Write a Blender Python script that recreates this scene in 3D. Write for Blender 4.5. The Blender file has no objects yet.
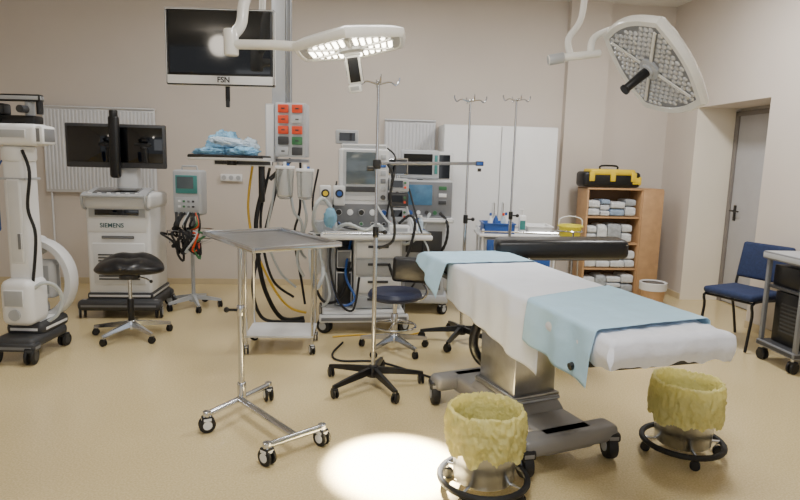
import bpy, bmesh, math, random
from mathutils import Vector, Matrix, Euler, noise
random.seed(7)
COL=bpy.context.scene.collection
D=math.radians
def lin(c):
    return tuple(((x/255)/12.92 if x/255<=.04045 else ((x/255+.055)/1.055)**2.4) for x in c)
def mat(name,rgb,rough=.5,metal=0.,var=.05,scale=6.,bump=0.,bscale=40.,emit=0.,trans=0.,coat=0.,sub=0.,emitc=None):
    m=bpy.data.materials.new(name); m.use_nodes=True
    nt=m.node_tree; N=nt.nodes; L=nt.links
    b=N['Principled BSDF']
    c=lin(rgb)
    tc=N.new('ShaderNodeTexCoord'); nz=N.new('ShaderNodeTexNoise'); nz.inputs['Scale'].default_value=scale; nz.inputs['Detail'].default_value=4
    L.new(tc.outputs['Object'],nz.inputs['Vector'])
    rp=N.new('ShaderNodeValToRGB')
    rp.color_ramp.elements[0].position=.3; rp.color_ramp.elements[1].position=.7
    rp.color_ramp.elements[0].color=tuple(max(0,x*(1-var)) for x in c)+(1,)
    rp.color_ramp.elements[1].color=tuple(min(1,x*(1+var)) for x in c)+(1,)
    L.new(nz.outputs['Fac'],rp.inputs['Fac']); L.new(rp.outputs['Color'],b.inputs['Base Color'])
    b.inputs['Roughness'].default_value=rough; b.inputs['Metallic'].default_value=metal
    if bump:
        n2=N.new('ShaderNodeTexNoise'); n2.inputs['Scale'].default_value=bscale; n2.inputs['Detail'].default_value=3
        L.new(tc.outputs['Object'],n2.inputs['Vector'])
        bp=N.new('ShaderNodeBump'); bp.inputs['Strength'].default_value=bump; bp.inputs['Distance'].default_value=.02
        L.new(n2.outputs['Fac'],bp.inputs['Height']); L.new(bp.outputs['Normal'],b.inputs['Normal'])
    if emit:
        b.inputs['Emission Color'].default_value=lin(emitc or rgb)+(1,); b.inputs['Emission Strength'].default_value=emit
    if trans: b.inputs['Transmission Weight'].default_value=trans
    if coat: b.inputs['Coat Weight'].default_value=coat
    if sub:
        tr=N.new('ShaderNodeBsdfTranslucent'); L.new(rp.outputs['Color'],tr.inputs['Color'])
        mx=N.new('ShaderNodeMixShader'); mx.inputs[0].default_value=sub
        L.new(b.outputs[0],mx.inputs[1]); L.new(tr.outputs[0],mx.inputs[2]); L.new(mx.outputs[0],N['Material Output'].inputs['Surface'])
    return m
# ---------------------------------------------------------------- materials
WALL=mat('wall_paint',(208,199,190),.75,var=.03,scale=1.2,bump=.04,bscale=90)
WALLLIT=mat('reveal_lit_tint',(244,236,220),.7,var=.03,scale=1.5)  # wall colour raised so the door recess looks more brightly lit
CEIL=mat('ceiling_paint',(222,220,216),.8,var=.02)
BASEB=mat('baseboard_vinyl',(200,184,150),.5)
WHITE=mat('white_plastic',(230,231,232),.35,var=.02)
OFFW=mat('offwhite_enamel',(212,213,214),.4,var=.03)
RAD=mat('radiator_enamel',(216,217,220),.45,var=.02)
LGREY=mat('light_grey_plastic',(174,177,181),.4)
GREY=mat('grey_plastic',(116,118,122),.45)
DGREY=mat('dark_grey_plastic',(56,57,60),.5)
BLACK=mat('black_plastic',(18,18,20),.38,var=.2)
RUBBER=mat('black_rubber',(22,22,24),.6,var=.2)
VINYL=mat('black_vinyl',(22,22,26),.33,var=.2,bump=.08,bscale=30)
NAVY=mat('navy_vinyl',(30,38,66),.4,var=.1)
NAVYC=mat('navy_fabric',(32,46,82),.85,var=.2,scale=60,bump=.15,bscale=200)
CHROME=mat('chrome',(206,208,212),.16,1.,var=.03)
STEEL=mat('brushed_steel',(190,192,194),.28,1.,var=.08,scale=20,bump=.03,bscale=120)
DSTEEL=mat('dull_steel',(132,132,134),.45,.85,var=.08)
BASEG=mat('table_base_grey',(138,136,134),.42,.2,var=.05)
SCREEN=mat('screen_glass',(6,7,9),.06,var=.1,coat=.5)
SCRG=mat('grey_screen',(84,94,100),.12,var=.1,coat=.4)
SCRB=mat('blue_screen',(70,110,140),.2,var=.25,scale=12,emit=.15)
TEAL=mat('teal_plastic',(60,130,128),.45)
TEALD=mat('dark_lettering',(40,84,92),.5)
RED=mat('orange_red_plastic',(218,72,34),.45)
GREEN=mat('green_plastic',(52,110,70),.45)
BLUE=mat('blue_plastic',(38,84,160),.4)
YEL=mat('yellow_plastic',(226,194,40),.45)
WOOD=mat('beech_laminate',(188,150,110),.45,var=.08,scale=14)
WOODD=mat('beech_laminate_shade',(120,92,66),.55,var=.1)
DOORM=mat('door_paint',(180,180,184),.5,var=.03)
DOORF=mat('door_frame_paint',(126,120,117),.5)
DRAPB=mat('blue_drape_paper',(180,217,240),.85,var=.04,scale=9,bump=.22,bscale=18)
DRAPW=mat('white_drape_paper',(230,235,245),.85,var=.03,scale=9,bump=.25,bscale=14)
SHEET=mat('white_cotton',(228,231,241),.9,var=.04,bump=.35,bscale=16)
BAGY=mat('yellow_bag_film',(246,238,160),.24,var=.06,scale=12,bump=.6,bscale=45,sub=.4)
BAGYB=mat('bright_yellow_bag_film',(230,218,60),.4,bump=.4,bscale=22)
BAGB=mat('blue_bag_film',(140,194,230),.22,var=.3,scale=14,bump=.8,bscale=34,sub=.15)
BAGC=mat('clear_bag_film',(206,224,238),.18,var=.15,scale=14,bump=.8,bscale=34,sub=.2)
LINEN=mat('wrapped_white_pack',(214,218,222),.3,var=.12,scale=18,bump=.6)
LINEN2=mat('wrapped_blue_pack',(150,172,200),.3,var=.2,scale=18,bump=.6)
LINEN3=mat('wrapped_grey_pack',(166,172,178),.3,var=.2,scale=18,bump=.6)
CLEAR=mat('clear_canister',(244,247,247),.05,trans=.85,var=.01)
SKINB=mat('tube_blue',(120,170,200),.4)
HOSEY=mat('yellow_hose',(206,168,50),.45)
HOSEG=mat('corrugated_hose',(186,192,194),.45)
LED=mat('led_lens_lit',(255,246,226),.3,emit=14.)
LENS=mat('led_lens_off',(206,208,212),.2,.3,var=.15,scale=30)
LENSD=mat('lamp_face_grey',(134,136,140),.35,.2)
LENSL=mat('lit_face_diffuser',(150,148,142),.35,.1,emit=.12)
LAMPW=mat('lamp_white_enamel',(232,231,226),.28,var=.02,coat=.3)
GLOBE=mat('glint_globe_glow',(255,244,228),.3,emit=16.)  # glow of the added globe behind the camera
# floor
FLOOR=bpy.data.materials.new('speckled_vinyl_floor'); FLOOR.use_nodes=True
nt=FLOOR.node_tree;N=nt.nodes;L=nt.links;b=N['Principled BSDF']
tc=N.new('ShaderNodeTexCoord')
n1=N.new('ShaderNodeTexNoise');n1.inputs['Scale'].default_value=110;n1.inputs['Detail'].default_value=3
n2=N.new('ShaderNodeTexNoise');n2.inputs['Scale'].default_value=.9
for n in(n1,n2):L.new(tc.outputs['Object'],n.inputs['Vector'])
r1=N.new('ShaderNodeValToRGB');e=r1.color_ramp.elements
e[0].position=.35;e[0].color=lin((206,186,138))+(1,);e[1].position=.65;e[1].color=lin((225,206,160))+(1,)
L.new(n1.outputs['Fac'],r1.inputs['Fac'])
mx=N.new('ShaderNodeMix');mx.data_type='RGBA';mx.blend_type='MULTIPLY';mx.inputs[0].default_value=.2
r2=N.new('ShaderNodeValToRGB');r2.color_ramp.elements[0].color=(.75,.75,.75,1);r2.color_ramp.elements[0].position=.3;r2.color_ramp.elements[1].position=.7
L.new(n2.outputs['Fac'],r2.inputs['Fac']);L.new(r1.outputs['Color'],mx.inputs[6]);L.new(r2.outputs['Color'],mx.inputs[7])
L.new(mx.outputs[2],b.inputs['Base Color'])
rr=N.new('ShaderNodeMapRange');rr.inputs['To Min'].default_value=.15;rr.inputs['To Max'].default_value=.26
L.new(n2.outputs['Fac'],rr.inputs['Value']);L.new(rr.outputs['Result'],b.inputs['Roughness'])

# ---------------------------------------------------------------- builder
class B:
    def __init__(s): s.bm=bmesh.new(); s.ms=[]
    def mi(s,m):
        if m not in s.ms: s.ms.append(m)
        return s.ms.index(m)
    def _mark(s,verts,m):
        i=s.mi(m); fs=set(f for v in verts for f in v.link_faces)
        for f in fs: f.material_index=i
    def box(s,c,size,m,rot=(0,0,0),bev=0.,seg=2,taper=None):
        vs=bmesh.ops.create_cube(s.bm,size=1)['verts']
        if taper:
            for v in vs:
                if v.co.z>0: v.co.x*=taper[0]; v.co.y*=taper[1]
        M=Matrix.Translation(c)@Euler([D(a) for a in rot]).to_matrix().to_4x4()@Matrix.Diagonal((*size,1))
        bmesh.ops.transform(s.bm,matrix=M,verts=vs); s._mark(vs,m)
        if bev:
            es=list(set(e for v in vs for e in v.link_edges))
            bmesh.ops.bevel(s.bm,geom=es,offset=min(bev,min(size)*.49),segments=seg,affect='EDGES',profile=.5,clamp_overlap=True)
        return s
    def cyl(s,p0,p1,r,m,r2=None,seg=16,bev=0):
        p0=Vector(p0);p1=Vector(p1);d=p1-p0
        vs=bmesh.ops.create_cone(s.bm,cap_ends=True,segments=seg,radius1=r,radius2=r if r2 is None else r2,depth=d.length)['verts']
        M=Matrix.Translation((p0+p1)/2)@d.to_track_quat('Z','Y').to_matrix().to_4x4()
        bmesh.ops.transform(s.bm,matrix=M,verts=vs); s._mark(vs,m)
        if bev:
            es=[e for e in set(e for v in vs for e in v.link_edges) if len(e.link_faces)==2 and e.calc_face_angle()>1]
            bmesh.ops.bevel(s.bm,geom=es,offset=bev,segments=2,affect='EDGES',profile=.5)
        return s
    def ball(s,c,r,m,seg=20,nz=0,fr=3,rot=(0,0,0),flat=None,crease=0,pw=1,pz=1):
        if not hasattr(r,'__len__'): r=(r,r,r)
        vs=bmesh.ops.create_uvsphere(s.bm,u_segments=seg,v_segments=max(8,seg*2//3),radius=1)['verts']
        if pw!=1:
            for v in vs:
                q=(abs(v.co.x)**pw+abs(v.co.y)**pw)**(1/pw); h=math.hypot(v.co.x,v.co.y)
                if q>1e-6: v.co.x*=h/q; v.co.y*=h/q
        if pz!=1:
            for v in vs:
                q=max(abs(v.co.x),abs(v.co.y)); p=(q**pz+abs(v.co.z)**pz)**(1/pz)
                if p>1e-6: v.co/=p
        if nz:
            for v in vs:
                k=1+nz*noise.noise(v.co*fr+Vector(c)*7)+nz*.5*noise.noise(v.co*fr*2.7+Vector(c)*3)
                v.co*=k
        if crease:
            for v in vs:
                rg=1-abs(noise.noise(v.co*3.1+Vector((r[0]*50,1,2))))*3; rg2=1-abs(noise.noise(v.co*7+Vector((4,r[0]*60,2))))*3
                v.co*=1+crease*rg*.6+crease*.4*rg2
        if flat is not None:
            for v in vs: v.co.z=max(v.co.z,flat)
        M=Matrix.Translation(c)@Euler([D(a) for a in rot]).to_matrix().to_4x4()@Matrix.Diagonal((*r,1))
        bmesh.ops.transform(s.bm,matrix=M,verts=vs); s._mark(vs,m); return s
    def tube(s,pts,r,m,seg=8,smooth=0,closed=False):
        pts=[Vector(p) for p in pts]
        if smooth:
            q=[];n=len(pts)
            rng=range(n) if closed else range(n-1)
            for i in rng:
                g=(lambda k: pts[k%n]) if closed else (lambda k: pts[max(0,min(n-1,k))])
                a,b_,c,d=g(i-1),g(i),g(i+1),g(i+2)
                for j in range(smooth):
                    t=j/smooth
                    q.append(.5*((2*b_)+(c-a)*t+(2*a-5*b_+4*c-d)*t*t+(-a+3*b_-3*c+d)*t**3))
            if not closed:q.append(pts[-1])
            pts=q
        rings=[];n=len(pts);up=None
        for i,p in enumerate(pts):
            if closed: t=(pts[(i+1)%n]-pts[i-1])
            else: t=pts[min(i+1,n-1)]-pts[max(i-1,0)]
            if t.length<1e-9: t=Vector((0,0,1))
            t.normalize()
            if up is None:
                up=t.orthogonal().normalized()
            else:
                up=up-t*up.dot(t)
                up=up.normalized() if up.length>1e-6 else t.orthogonal().normalized()
            sd=t.cross(up)
            rad=r[i*(len(r)-1)//max(1,n-1)] if hasattr(r,'__len__') else r
            rings.append([s.bm.verts.new(p+(up*math.cos(2*math.pi*k/seg)+sd*math.sin(2*math.pi*k/seg))*rad) for k in range(seg)])
        idx=s.mi(m)
        for i in range(n if closed else n-1):
            A=rings[i];C=rings[(i+1)%n]
            off=0
            if closed and i==n-1:
                off=min(range(seg),key=lambda o:(A[0].co-C[o].co).length)
            for k in range(seg):
                try:
                    f=s.bm.faces.new((A[k],A[(k+1)%seg],C[(k+1+off)%seg],C[(k+off)%seg])); f.material_index=idx
                except ValueError: pass
        if not closed:
            for R_ in(rings[0][::-1],rings[-1]):
                f=s.bm.faces.new(R_); f.material_index=idx
        return s
    def ribbon(s,pts,w,h,m):
        pts=[Vector(p) for p in pts]; rings=[]; n=len(pts); idx=s.mi(m)
        for i,p in enumerate(pts):
            t=(pts[min(i+1,n-1)]-pts[max(i-1,0)]).normalized(); nn=Vector((-t.z,0,t.x)); y=Vector((0,1,0))
            c=.3
            prof=[(-1,-1+c),(-1+c,-1),(1-c,-1),(1,-1+c),(1,1-c),(1-c,1),(-1+c,1),(-1,1-c)]
            rings.append([s.bm.verts.new(p+y*a*w/2+nn*b_*h/2) for a,b_ in prof])
        for i in range(n-1):
            for k in range(8):
                f=s.bm.faces.new((rings[i][k],rings[i][(k+1)%8],rings[i+1][(k+1)%8],rings[i+1][k])); f.material_index=idx
        for R_ in(rings[0][::-1],rings[-1]):
            f=s.bm.faces.new(R_); f.material_index=idx
        return s
    def lathe(s,prof,m,c=(0,0,0),seg=28,rf=None,M=None,cap=True):
        idx=s.mi(m);rings=[]
        for j,(r,z) in enumerate(prof):
            ring=[]
            for k in range(seg):
                a=2*math.pi*k/seg
                q=rf(a,j,r,z) if rf else (r,z)
                v=Vector((q[0]*math.cos(a),q[0]*math.sin(a),q[1]))
                if M: v=M@v
                ring.append(s.bm.verts.new(v+Vector(c)))
            rings.append(ring)
        for i in range(len(rings)-1):
            for k in range(seg):
                f=s.bm.faces.new((rings[i][k],rings[i][(k+1)%seg],rings[i+1][(k+1)%seg],rings[i+1][k])); f.material_index=idx
        if cap:
            for R_,pr in((rings[0][::-1],prof[0]),(rings[-1],prof[-1])):
                f=s.bm.faces.new(R_); f.material_index=idx
        return s
    def grid(s,fn,nu,nv,m,thick=0):
        idx=s.mi(m)
        V=[[s.bm.verts.new(fn(i/nu,j/nv)) for j in range(nv+1)] for i in range(nu+1)]
        for i in range(nu):
            for j in range(nv):
                f=s.bm.faces.new((V[i][j],V[i+1][j],V[i+1][j+1],V[i][j+1])); f.material_index=idx
        return s
    def mesh(s,name,ang=35):
        bmesh.ops.recalc_face_normals(s.bm,faces=s.bm.faces[:])
        for f in s.bm.faces: f.smooth=True
        for e in s.bm.edges:
            if len(e.link_faces)==2 and e.calc_face_angle(0)>D(ang): e.smooth=False
        me=bpy.data.meshes.new(name); s.bm.to_mesh(me); s.bm.free()
        for m in s.ms: me.materials.append(m)
        return me
    def part(s,name,parent=None,loc=(0,0,0),rot=(0,0,0),label=None,ang=35,solid=0):
        o=bpy.data.objects.new(name,s.mesh(name,ang)); COL.objects.link(o)
        o.location=loc; o.rotation_euler=[D(a) for a in rot]
        if parent: o.parent=parent
        if label: o['label']=label
        if solid:
            md=o.modifiers.new('thickness','SOLIDIFY'); md.thickness=solid; md.offset=1
        return o
def thing(name,label,cat,loc=(0,0,0),rz=0,group=None):
    o=bpy.data.objects.new(name,None); COL.objects.link(o); o.empty_display_size=.1
    o.location=loc; o.rotation_euler=(0,0,D(rz)); o['label']=label; o['category']=cat
    if group:o['group']=group
    return o
def top(o,label,cat,group=None):
    o['label']=label;o['category']=cat
    if group:o['group']=group
    return o
def struct(o): o['kind']='structure'; return o
def text(body,size,m,parent,loc,rot=(90,0,0),name='lettering',align='CENTER'):
    cu=bpy.data.curves.new('txt','FONT'); cu.body=body; cu.size=size; cu.align_x=align; cu.align_y='CENTER'; cu.extrude=.0008; cu.offset=size*.018
    t=bpy.data.objects.new('tmp',cu); COL.objects.link(t); bpy.context.view_layer.update()
    me=bpy.data.meshes.new_from_object(t.evaluated_get(bpy.context.evaluated_depsgraph_get()))
    bpy.data.objects.remove(t); me.materials.clear(); me.materials.append(m)
    o=bpy.data.objects.new(name,me); COL.objects.link(o); o.parent=parent; o.location=loc; o.rotation_euler=[D(a) for a in rot]
    return o
CAST={}
def caster(parent,x,y,r=.03,H=.075,hood=BLACK,wheel=RUBBER,rz=None,name='caster'):
    key=(r,H,hood.name,wheel.name)
    if key not in CAST:
        g=B(); w=r*.55
        for sx in(-1,1):
            g.cyl((sx*w*.35,0,r),(sx*w*1.0,0,r),r,wheel,seg=18,bev=r*.12)
            g.cyl((sx*w*.95,0,r),(sx*w*1.06,0,r),r*.55,hood,seg=14)
        g.box((0,0,r*1.7),(w*2.1,r*1.3,r*.75),hood,bev=r*.2)
        g.cyl((0,r*.2,r*1.5),(0,r*.2,H),r*.28,CHROME,seg=10)
        CAST[key]=g.mesh('caster')
    o=bpy.data.objects.new(name,CAST[key]); COL.objects.link(o); o.parent=parent; o.location=(x,y,0)
    o.rotation_euler=(0,0,D(random.uniform(0,360) if rz is None else rz)); return o
def starbase(parent,R,m,n=5,rot=0,zh=.11,ze=.075,r=.03,hood=BLACK,wheel=RUBBER,w=.04):
    g=B(); g.cyl((0,0,ze-.01),(0,0,zh+.03),.045,m,r2=.034,seg=18,bev=.005)
    for i in range(n):
        a=D(rot+360*i/n); d=Vector((math.cos(a),math.sin(a),0)); p=Vector((-d.y,d.x,0))
        pts=[]
        for t,ww,z,h in ((.02,w,zh,.045),(R*.6,w*.8,zh*.5+ze*.5,.034),(R+.012,w*.65,ze,.022)):
            c=d*t+Vector((0,0,z))
            pts.append([c+p*ww/2-Vector((0,0,h/2)),c+p*ww/2*.7+Vector((0,0,h/2)),c-p*ww/2*.7+Vector((0,0,h/2)),c-p*ww/2-Vector((0,0,h/2))])
        V=[[g.bm.verts.new(q) for q in ring] for ring in pts]; ii=g.mi(m)
        for k in range(2):
            for j in range(4):
                f=g.bm.faces.new((V[k][j],V[k][(j+1)%4],V[k+1][(j+1)%4],V[k+1][j])); f.material_index=ii
        for ring in(V[0][::-1],V[2]): f=g.bm.faces.new(ring); f.material_index=ii
    o=g.part('star_base',parent)
    for i in range(n):
        a=D(rot+360*i/n); caster(o,R*math.cos(a),R*math.sin(a),r,ze,hood,wheel)
    return o

# ================================================================= ROOM
W=5.0; cs,sn=math.cos(D(W)),math.sin(D(W))
def R(a,b_,z=0): return (a*cs-b_*sn, a*sn+b_*cs, z)
def rbox(g,a0,a1,b0,b1,z0,z1,m,bev=0):
    g.box(R((a0+a1)/2,(b0+b1)/2,(z0+z1)/2),(a1-a0,b1-b0,z1-z0),m,rot=(0,0,W),bev=bev)
H=3.35; AB=7.07; AR=3.80; AL=-4.6
g=B(); rbox(g,AL-.2,5.2,-3,8.2,-.1,0,FLOOR); struct(g.part('floor'))
g=B(); rbox(g,AL-.2,5.2,-3,8.2,H,H+.1,CEIL); struct(g.part('ceiling'))
g=B(); rbox(g,AL,AR+.6,AB,AB+.2,0,H,WALL); rbox(g,2.5,2.98,AB-.1,AB+.05,0,H,WALL); struct(g.part('wall_back'))
g=B(); rbox(g,AL-.2,AL,-3,AB+.2,0,H,WALL); struct(g.part('wall_left'))
NB0,NB1,NH=5.28,6.44,2.15
g=B(); rbox(g,AR,AR+.6,-3,NB0,0,H,WALL); rbox(g,AR,AR+.6,NB1,AB,0,H,WALL); rbox(g,AR,AR+.6,NB0,NB1,NH,H,WALL)
rbox(g,AR+.5,AR+.6,NB0,NB1,0,NH,WALLLIT)
rbox(g,AR+.002,AR+.5,NB1-.006,NB1,0,NH,WALLLIT); struct(g.part('wall_right'))  # thin facing carries the painted-in brightness of the recess
g=B(); rbox(g,AL,AR,AB-.012,AB,0,.07,BASEB); struct(g.part('baseboard_back'))
g=B(); rbox(g,AR-.012,AR,-3,NB0,0,.07,BASEB); rbox(g,AR-.012,AR,NB1,AB-.012,0,.07,BASEB); struct(g.part('baseboard_right'))
g=B(); da=AR+.5
rbox(g,da-.06,da,NB1-.07,NB1-.008,0,2.12,DOORF,.004); rbox(g,da-.06,da,5.36,5.42,0,2.12,DOORF,.004); rbox(g,da-.06,da,5.36,NB1-.008,2.07,2.12,DOORF,.004)
dr=struct(g.part('door_1'))
g=B(); rbox(g,da-.045,da-.005,5.42,NB1-.07,.01,2.07,DOORM,.004); lf=g.part('door_leaf',dr)
g=B(); rbox(g,da-.055,da-.045,NB1-.17,NB1-.13,.93,1.1,BLACK,.003)
g.cyl(R(da-.05,NB1-.15,1.04),R(da-.1,NB1-.15,1.04),.009,BLACK); g.cyl(R(da-.1,NB1-.14,1.04),R(da-.1,NB1-.28,1.04),.009,BLACK); g.part('door_handle',lf)
def wallbox(a,z,w,h,label,cat,n):
    o=thing('power_outlet',label,cat,R(a,AB,z),W)
    g=B(); g.box((0,-.02,0),(w,.04,h),WHITE,bev=.004); b_=g.part('housing',o)
    for i in range(n):
        g=B(); x=(i-(n-1)/2)*w/n
        g.lathe([(.022,0),(.026,.006),(.001,.006)],LGREY,c=(x,-.041,0),M=Matrix.Rotation(D(90),3,'X'),seg=16)
        g.part('socket',b_)
wallbox(-1.34,1.25,.24,.08,'white triple power outlet on the wall','power outlet',3)

def radiator(a0,a1,z0,z1,label):
    w=a1-a0; o=thing('radiator',label,'radiator',R((a0+a1)/2,AB,z0),W)
    h=z1-z0; g=B()
    g.box((0,-.045,h/2),(w,.02,h),RAD,bev=.006)
    n=int(w/.038)
    for i in range(n):
        x=-w/2+w*(i+.5)/n
        g.box((x,-.06,h/2),(w/n*.55,.014,h*.94),RAD,bev=.005,seg=1)
    g.box((0,-.02,h/2),(w*.8,.039,h*.5),OFFW)
    g.part('panel',o)
    g=B(); g.box((0,-.05,h+.004),(w,.06,.016),RAD,bev=.003)
    for i in range(int(w/.03)): g.box((-w/2+.02+i*.03,-.05,h+.013),(.012,.045,.003),DGREY)
    g.part('grille',o)
    for x in(-w/2+.05,w/2-.05):
        g=B(); g.cyl((x,-.035,.02),(x,-.035,-z0),.011,RAD,seg=10); g.part('pipe',o)
radiator(-3.36,-2.16,1.05,1.98,'white wall-mounted panel radiator behind the twin-monitor cart')
radiator(.40,.99,1.0,1.95,'white ribbed panel radiator on the wall beside the cupboard')

cb=thing('storage_cabinet','tall white two-door storage cabinet against the wall','cabinet',R(1.67,AB-.24),W)
g=B(); w=1.28
g.box((0,.01,.97),(w,.42,1.86),OFFW,bev=.004); g.box((0,.02,.02),(w-.04,.36,.04),GREY); g.part('body',cb)
for sx in(-1,1):
    g=B(); g.box((sx*w/4,-.21,.98),(w/2-.008,.02,1.82),WHITE,bev=.004); dd=g.part('door',cb)
    g=B(); g.tube([(sx*.05,-.22,.9),(sx*.05,-.25,.91),(sx*.05,-.25,1.05),(sx*.05,-.22,1.06)],.006,CHROME,seg=8); g.part('handle',dd)

# ================================================================= MAYO STAND
ms=thing('instrument_stand','chrome instrument stand with flat tray and H-shaped caster base','instrument stand',(-.90,3.33,0),0)
g=B()
A_,B_,C_,D_=[Vector((x+.91,y-3.33,.1)) for x,y in((-1.04,3.1),(-.636,2.76),(-.396,2.98),(-.804,3.55))]
g.tube([A_,D_],.018,CHROME,seg=12); g.tube([(A_+D_)/2,(B_+C_)/2],.02,CHROME,seg=12); g.tube([B_,C_],.018,CHROME,seg=12)
g.cyl((0,0,.08),(0,0,.2),.026,CHROME,seg=16,bev=.004)
for q in(A_,B_,C_,D_): g.cyl(q-Vector((0,0,.02)),q+Vector((0,0,.02)),.022,CHROME,seg=12,bev=.004)
bs=g.part('base',ms)
for q in(A_,B_,C_,D_): caster(bs,q.x,q.y,.045,.1,WHITE,RUBBER)
g=B(); g.cyl((0,0,.15),(0,0,.62),.017,CHROME,seg=14); g.cyl((0,0,.6),(0,0,1.02),.013,CHROME,seg=14); g.cyl((0,0,.6),(0,0,.66),.022,CHROME,bev=.003); g.part('pole',ms)
g=B(); g.cyl((-.02,0,.63),(-.07,0,.63),.008,BLACK); g.ball((-.08,0,.63),.017,BLACK,seg=12); g.part('clamp_knob',ms)
g=B(); tw,td=.76,.5
g.box((0,0,0),(tw,td,.006),STEEL)
for sx,sy,lx,ly in((0,1,tw,.014),(0,-1,tw,.014),(1,0,.014,td),(-1,0,.014,td)):
    g.box((sx*tw/2,sy*td/2,.012),(lx+.014 if lx>ly else lx,ly,.028),CHROME,bev=.004)
g.part('tray',ms,loc=(.15,.07,1.025),rot=(0,0,-54))
g=B(); g.tube([(0,0,.97),(.02,.02,1.0),(.15,.07,1.01)],.011,CHROME); g.box((.15,.07,1.014),(.6,.02,.012),CHROME,rot=(0,0,-54)); g.box((.15,.07,1.014),(.02,.42,.012),CHROME,rot=(0,0,-54)); g.part('tray_support',ms)

st=thing('instrument_trolley','small steel trolley with open shelf and caster feet','trolley',(-.92,4.62,0),4)
g=B()
for x in(-.25,.25):
    for y in(-.18,.18): g.cyl((x,y,.09),(x,y,.86),.011,CHROME,seg=10)
    g.cyl((x,-.18,.12),(x,.18,.12),.009,CHROME,seg=8)
for y in(-.18,.18): g.cyl((-.25,y,.84),(.25,y,.84),.008,CHROME,seg=8)
g.part('frame',st)
g=B(); g.box((0,0,.86),(.54,.4,.02),STEEL,bev=.004); g.part('tray',st)
g=B(); g.box((0,0,.14),(.52,.38,.018),OFFW,bev=.004); g.part('shelf',st)
for x in(-.25,.25):
    for y in(-.18,.18): caster(st,x,y,.035,.09,OFFW)

# ================================================================= IV POLES
def ivpole(x,y,h,label,Rb=.33,rot=10,m=BLACK,hw=.13,extra=None):
    o=thing('infusion_stand',label,'infusion stand',(x,y,0))
    starbase(o,Rb,m,5,rot,r=.032)
    g=B(); g.cyl((0,0,.12),(0,0,1.05),.014,CHROME,seg=14); g.cyl((0,0,1.0),(0,0,h-.02),.0095,CHROME,seg=12); g.part('pole',o)
    g=B(); g.cyl((0,0,1.0),(0,0,1.07),.019,BLACK,bev=.003); g.cyl((.015,0,1.035),(.05,0,1.035),.007,BLACK); g.ball((.06,0,1.035),.016,BLACK,seg=12); g.part('height_clamp',o)
    g=B()
    for a in(8,98):
        d=Vector((math.cos(D(a)),math.sin(D(a)),0))
        for s_ in(-1,1):
            g.tube([Vector((0,0,h-.03)),d*s_*hw*.55+Vector((0,0,h-.012)),d*s_*hw*.85+Vector((0,0,h-.03)),d*s_*hw+Vector((0,0,h+.0)),d*s_*hw*1.0+Vector((0,0,h+.018))],.0055,CHROME,seg=6,smooth=4)
    g.ball((0,0,h-.02),.014,CHROME,seg=12)
    g.part('hook_crown',o)
    return o
p1=ivpole(-.16,3.85,1.99,'chrome infusion stand with black five-leg caster base and clamped side arm')
g=B(); g.box((.0,0,1.47),(.05,.05,.06),BLACK,bev=.006); g.cyl((.02,0,1.475),(.64,0,1.49),.010,DSTEEL,seg=10)
g.box((.65,0,1.49),(.05,.03,.03),BLUE,bev=.005); g.cyl((.65,-.01,1.46),(.65,-.01,1.44),.012,BLACK)
g.cyl((-.02,-.02,1.44),(-.06,-.03,1.44),.014,BLACK)
g.tube([(.07,-.01,1.47),(.1,-.02,1.4),(.09,-.02,1.25),(.12,-.02,1.1),(.11,-.01,.98),(.02,-.0,.93)],.009,RUBBER,smooth=6)
g.part('side_arm',p1,label='horizontal steel rod with clamp and hanging cable')
ivpole(.53,4.9,2.0,'chrome infusion stand standing at the head of the operating table',rot=30)
ivpole(.98,5.35,2.06,'slim chrome infusion stand behind the operating table',Rb=.28,rot=50,m=STEEL,hw=.12)

# ================================================================= OPERATING TABLE
TX,TY,TR=.81,3.28,16.6
ot=thing('operating_table','adjustable operating table with black pads on a grey mobile base','operating table',(TX,TY,0),TR)
bo=Vector((-.135,.014,0)); br=7.5
g=B()
g.box((0,0,.135),(.32,.98,.11),BASEG,bev=.025,seg=3)
for sy in(-1,1): g.box((0,sy*.45,.145),(.58,.13,.09),BASEG,bev=.03,seg=3)
g.box((0,.0,.21),(.32,.5,.06),BASEG,bev=.02,taper=(.85,.85))
g.box((0,0,.245),(.29,.42,.02),LGREY,bev=.005)
base=g.part('base',ot,loc=bo,rot=(0,0,br))
for sx in(-1,1):
    for sy in(-1,1):
        g=B(); g.cyl((-.026,0,.068),(.026,0,.068),.068,RUBBER,seg=24,bev=.008); g.cyl((-.03,0,.068),(.03,0,.068),.032,LGREY,seg=16); g.box((0,0,.125),(.08,.11,.05),BASEG,bev=.015)
        g.part('caster',base,loc=(sx*.265,sy*.47,0),rot=(0,0,random.uniform(-25,25)))
g=B()
g.box((0,0,.40),(.27,.35,.30),STEEL,bev=.012,seg=2); g.box((0,0,.58),(.24,.31,.12),CHROME,bev=.01); g.box((0,0,.255),(.3,.39,.03),DSTEEL,bev=.006)
g.box((0,0,.545),(.28,.36,.012),DSTEEL,bev=.004)
g.part('column',ot,loc=bo,rot=(0,0,br))
g=B()
g.box((-.1,.0,.67),(.34,.5,.08),DGREY,bev=.02); g.box((-.05,-.2,.66),(.3,.35,.06),DSTEEL,bev=.01)
g.tube([(-.16,.34,.62),(-.23,.37,.5),(-.25,.36,.38),(-.2,.34,.29),(-.15,.3,.32),(-.14,.24,.45),(-.14,.2,.6)],.03,BLACK,smooth=5,seg=12)
g.part('tilt_carriage',ot)
secs=[(-1.0,-.45,'leg_section'),(-.44,.2,'seat_section'),(.21,.74,'back_section'),(.75,1.0,'head_section')]
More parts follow.
